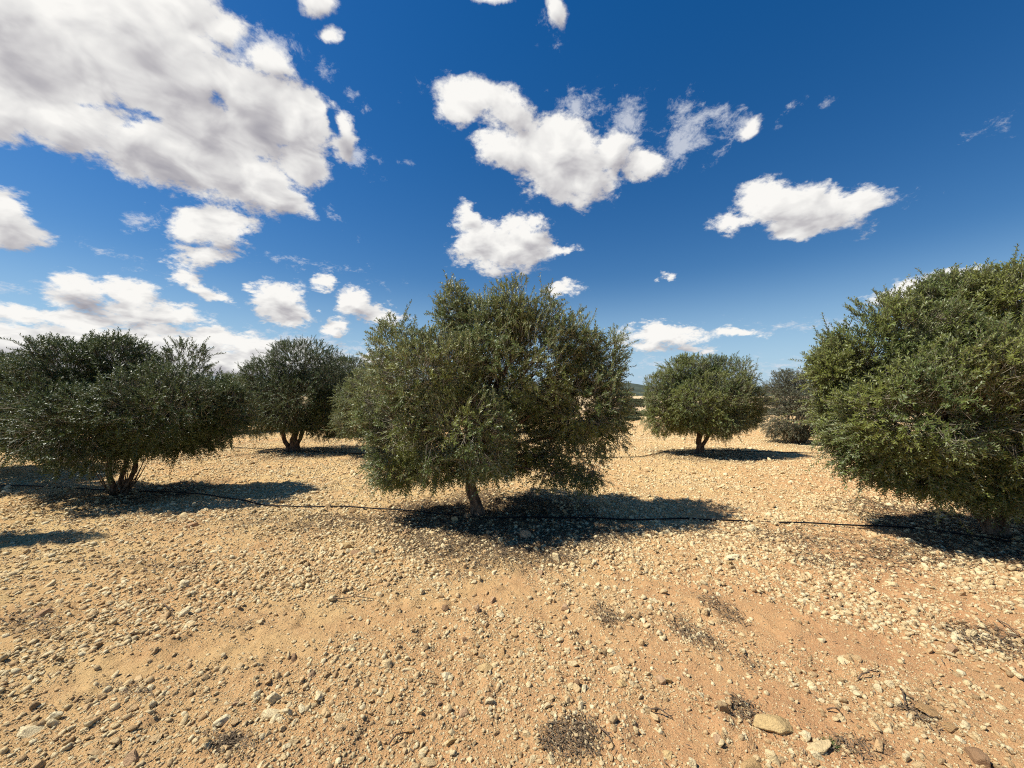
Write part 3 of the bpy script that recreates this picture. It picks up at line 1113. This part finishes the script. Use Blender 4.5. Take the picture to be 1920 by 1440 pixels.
def build_wood(lobes, P, r, stems, thick, fork, suckers=0, nbr=110):
    """trunk mesh and branch mesh; stems: list of (dx,dy) leans"""
    T, B = Tubes(), Tubes()
    limb_pts = []
    for si, (bx, by, lx, ly) in enumerate(stems):
        a = Vector((bx, by, -0.06))
        top = Vector((lx, ly, fork))
        pts = curve_pts(a, top, 9, 0.0, r)
        for i_, p_ in enumerate(pts):
            p_.x += 0.022 * math.sin(i_ * 0.9 + si)
        rad = [thick[si] * ((1.9, 1.35, 1.12, 1.0, .95, .92, .9, .88, .86)[i]) * (1 + r.normal(0, .05)) for i in range(9)]
        T.add(pts, rad, 12)
        # knots on the bark
        nl = max(2, round(len(lobes) * 1.3 / len(stems)))
        for j in range(nl):
            li = (si * nl + j) % len(lobes)
            c, rr = lobes[li]
            tgt = top.lerp(Vector(c), 0.72) + Vector((r.normal(0, .25) * rr[0], r.normal(0, .25) * rr[1], r.uniform(-.1, .4) * rr[2]))
            cp = curve_pts(top, tgt, 8, 0.08, r)
            r0 = thick[si] * 0.55
            B.add(cp, [r0 * (1 - 0.72 * i / 7) for i in range(8)], 7)
            limb_pts += [(p, r0 * (1 - 0.72 * i / 7)) for i, p in enumerate(cp)][2:]
    LP = np.array([tuple(p) for p, _ in limb_pts])
    sel = r.choice(len(P), min(nbr, len(P)), replace=False)
    for s in sel:
        d = np.linalg.norm(LP - P[s], axis=1)
        i = int(np.argmin(d + r.uniform(0, .15, len(d))))
        cp = curve_pts(LP[i], P[s], 6, 0.05, r)
        r0 = min(limb_pts[i][1] * 0.5, 0.010)
        B.add(cp, [r0 * (1 - 0.75 * k / 5) for k in range(6)], 5)
    for s in range(suckers):
        th = r.uniform(0, 6.28)
        a = Vector((math.cos(th) * 0.10, math.sin(th) * 0.08, -0.02))
        b = Vector((math.cos(th) * r.uniform(.25, .8), math.sin(th) * r.uniform(.2, .5), r.uniform(.35, .75)))
        T.add(curve_pts(a, b, 6, -0.05, r), [0.012, .011, .009, .008, .006, .004], 5)
    return T.build('trunk', M_bark), B.build('limbs', M_bark)


def olive(key, lobes_px, label, mats, n_shoots, seed, stems, thick, fork, depth=None, group='olive trees of the grove', name='olive_tree', suckers=0, **kw):
    """lobes_px: (px, py, rx, ry, depth offset m) read off the photograph, turned into real ellipsoids at the tree's distance"""
    r = np.random.default_rng(seed)
    b = BASES[key]
    lobes = []
    for (px, py, rx, ry, dz) in lobes_px:
        c = at_depth(px, py, b.y + dz)
        s = (b.y + dz) / FPX
        R_x, R_z = rx * s, ry * s
        lobes.append(((c.x - b.x, c.y - b.y, c.z), (R_x, 0.5 * (R_x + R_z), R_z)))
    return make_tree(b, lobes, label, mats, n_shoots, r, stems, thick, fork, group, name, suckers, **kw)


def make_tree(b, lobes, label, mats, n_shoots, r, stems, thick, fork, group, name, suckers=0, nbr=110, **kw):
    root = bpy.data.objects.new(name, None)
    root.empty_display_size = 0.3
    root.location = (b.x, b.y, float(ground_z(b.x, b.y, False)))
    col.objects.link(root)
    tag(root, label, 'tree', group)
    me, P = build_crown(lobes, n_shoots, r, mats, **kw)
    tr, br = build_wood(lobes, P, r, stems, thick, fork, suckers, nbr)
    link('crown', me, root)
    link('trunk', tr, root)
    link('limbs', br, root)
    return root


def copy_tree(src, loc, rot, sc, label, group='olive trees of the grove'):
    c = src.copy()
    col.objects.link(c)
    c.location = (loc[0], loc[1], float(ground_z(loc[0], loc[1], False)) if abs(loc[1]) < 60 else 0)
    c.rotation_euler = (0, 0, rot)
    c.scale = (sc, sc, sc)
    c['label'] = label
    c['group'] = group
    for ch in src.children:
        k = ch.copy()
        col.objects.link(k)
        k.parent = c
    return c


LF = [M_leaf, M_twig]
LD = [M_leaf_backlit, M_twig]
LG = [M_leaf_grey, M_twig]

centre = olive('centre', [(915, 620, 90, 60, .1), (965, 582, 50, 56, .0), (1005, 600, 40, 46, .1), (848, 588, 40, 58, .1), (742, 645, 48, 54, .1), (800, 700, 110, 90, -.5), (940, 700, 140, 110, .1), (1070, 655, 70, 58, .2),
                          (1120, 680, 50, 62, .2), (1090, 760, 85, 80, 0), (760, 800, 80, 90, -.2), (745, 870, 60, 50, -.2), (870, 800, 110, 85, -.6), (1090, 850, 75, 60, .1),
                          (820, 870, 60, 50, -.4), (950, 830, 90, 60, .5), (1140, 800, 36, 70, .2), (700, 760, 30, 80, 0), (1045, 885, 50, 30, 0), (1010, 640, 60, 60, 0), (950, 700, 70, 60, .5), (900, 730, 80, 60, .8), (1095, 765, 50, 50, .3), (880, 862, 66, 40, -.1), (940, 860, 50, 36, .2), (1120, 880, 44, 34, .1)],
               'big olive tree in the centre, thick single leaning trunk, black hose passing its foot', LF, 13000, 1,
               [(0, 0, -.09, .05)], [0.074], 0.62, nbr=160)

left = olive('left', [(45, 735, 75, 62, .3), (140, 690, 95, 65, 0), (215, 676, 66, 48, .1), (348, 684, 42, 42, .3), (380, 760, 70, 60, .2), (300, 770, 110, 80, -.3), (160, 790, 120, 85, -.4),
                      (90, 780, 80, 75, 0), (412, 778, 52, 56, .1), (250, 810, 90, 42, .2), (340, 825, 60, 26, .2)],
             'broad backlit olive tree at left, several stems and thin suckers at its foot', LD, 12500, 2,
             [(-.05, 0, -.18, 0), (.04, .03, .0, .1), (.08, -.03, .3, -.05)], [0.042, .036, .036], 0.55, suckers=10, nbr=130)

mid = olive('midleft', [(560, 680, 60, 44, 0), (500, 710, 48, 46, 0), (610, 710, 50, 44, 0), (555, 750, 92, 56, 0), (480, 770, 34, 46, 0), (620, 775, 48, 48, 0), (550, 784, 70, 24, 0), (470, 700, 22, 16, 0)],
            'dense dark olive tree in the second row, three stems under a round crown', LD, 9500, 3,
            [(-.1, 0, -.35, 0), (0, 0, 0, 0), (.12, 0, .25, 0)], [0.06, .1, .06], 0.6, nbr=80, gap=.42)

right = olive('right', [(1850, 600, 140, 90, .1), (1710, 630, 105, 85, .1), (1630, 675, 88, 76, .2), (1785, 560, 72, 48, .1), (1900, 545, 84, 46, .2), (1690, 590, 60, 40, .1), (1560, 700, 48, 44, .2), (1610, 760, 64, 84, .2), (1710, 770, 130, 120, -.3),
                        (1860, 755, 150, 150, -.4), (1650, 850, 72, 50, .0), (1740, 872, 84, 52, -.2), (1860, 884, 100, 70, -.3), (2000, 700, 140, 145, .1), (2010, 830, 120, 100, 0), (1575, 685, 40, 38, .2), (1930, 925, 74, 36, -.2)],
              'biggest olive tree, cut by the right edge, crown hanging almost to the ground', LF, 18000, 4,
              [(-.02, 0, -.14, .1), (.06, .02, .12, 0)], [0.068, .055], 0.5, nbr=170, shootL=(.10, .23))

small = olive('midright', [(1290, 700, 46, 32, 0), (1360, 710, 44, 36, 0), (1245, 740, 42, 44, 0), (1320, 750, 88, 60, 0), (1385, 760, 48, 44, 0), (1250, 780, 46, 36, 0), (1320, 785, 90, 32, -.2), (1310, 755, 60, 42, -.5), (1400, 782, 30, 26, 0), (1285, 680, 16, 14, 0), (1335, 685, 18, 16, 0)],
              'small round olive tree with short forked trunk, standing alone right of the centre tree', LF, 11000, 5,
              [(0, 0, .05, 0), (.05, .02, .3, 0)], [0.08, .05], 0.55, nbr=70, gap=.38)

bush = olive('bush', [(1475, 720, 30, 30, 0), (1500, 760, 52, 50, 0), (1530, 730, 40, 40, 0), (1450, 755, 24, 30, 0), (1500, 800, 46, 26, 0), (1560, 780, 40, 45, 0), (1495, 785, 56, 44, .1), (1470, 740, 34, 40, 0)],
             'sparse grey brown olive bush with bare low branches, left of the biggest tree', LG, 4600, 6,
             [(-.1, 0, -.5, 0), (0, 0, -.1, 0), (.08, 0, .25, 0), (.14, 0, .6, .1), (-.05, .1, -.2, .3)], [.03, .035, .035, .03, .03], 0.5, nbr=260, gap=.5, name='olive_bush', suckers=12)

behind = olive('behind', [(700, 740, 70, 60, 0), (760, 720, 80, 60, 0), (680, 785, 60, 40, 0), (760, 790, 80, 40, 0), (650, 740, 24, 30, 0)],
               'mid green olive tree mostly hidden behind the left side of the centre tree', LF, 5200, 8,
               [(0, 0, .1, 0)], [.1], .6, nbr=50, gap=.42)

offtree = copy_tree(mid, (BASES['off'].x, BASES['off'].y), 0.0, 0.68, 'olive tree beyond the left edge, only its shadow reaches the picture')
offtree.scale = (.46, .26, .85)
copy_tree(left, (BASES['leftback'].x, BASES['leftback'].y), 2.6, 0.95, 'olive tree behind the broad backlit tree, foliage at the far left edge')
copy_tree(mid, (-6.9, 16.0), 1.2, 1.0, 'olive tree whose top rises between the dense second row tree and the centre tree')
copy_tree(small, (-12.2, 17.0), 0.7, 0.95, 'small far olive crown between the broad left tree and the dense second row tree')

# more of the grove, row upon row, mostly behind the nearer crowns
far_src = [small, mid, behind]
fr = random.Random(9)
k = 0
for (x, y) in [(-20, 17.5), (-27, 18), (-17.5, 11.8), (0.5, 17), (20.5, 17.5), (21, 11), (15.5, 11.2), (-14, 24), (-8, 24), (-3, 23.5), (3, 24), (-22, 24), (24, 24), (-30, 31), (-16, 32), (-6, 31), (32, 32), (38, 31)]:
    s = far_src[k % 3]
    k += 1
    where = 'second' if y < 14 else 'third' if y < 20 else 'fourth' if y < 28 else 'fifth'
    copy_tree(s, (x + fr.uniform(-.4, .4), y + fr.uniform(-.4, .4)), fr.uniform(0, 6.28), fr.uniform(.85, 1.05),
              f'olive tree of the {where} row, hidden among nearer crowns', 'olive trees of the far rows')


# scrub bushes on the plain beyond the grove, seen through the gap
def scrub_mesh(seed):
    r = np.random.default_rng(seed)
    lobes = [((r.normal(0, .5), r.normal(0, .5), .35), (.7, .7, .45)) for _ in range(4)]
    me, _ = build_crown(lobes, 700, r, [M_scrub, M_twig], leafL=(.10, .16), leafW=(.03, .05), droop=.1)
    return me


sm = scrub_mesh(3)
fr = random.Random(21)
spots = [(7.6, 25.0), (9.6, 31), (13.0, 42), (22, 32), (24, 36), (19, 60), (21, 64), (16, 55), (30, 90), (27, 84), (36, 110), (32, 100), (60, 85), (48, 70), (42, 64), (70, 105), (55, 75), (40, 120), (45, 140), (80, 125), (90, 140)]
for i, (x, y) in enumerate(spots):
    o = bpy.data.objects.new('scrub_bush', sm)
    s = fr.uniform(.5, 1.1) * (1 + y / 90)
    o.location = (x, y, 0)
    o.rotation_euler = (0, 0, fr.uniform(0, 6))
    o.scale = (s * 1.3, s * 1.1, s * .42)
    col.objects.link(o)
    tag(o, 'low olive green scrub bush on the open plain beyond the grove', 'bush', 'scrub bushes on the plain')
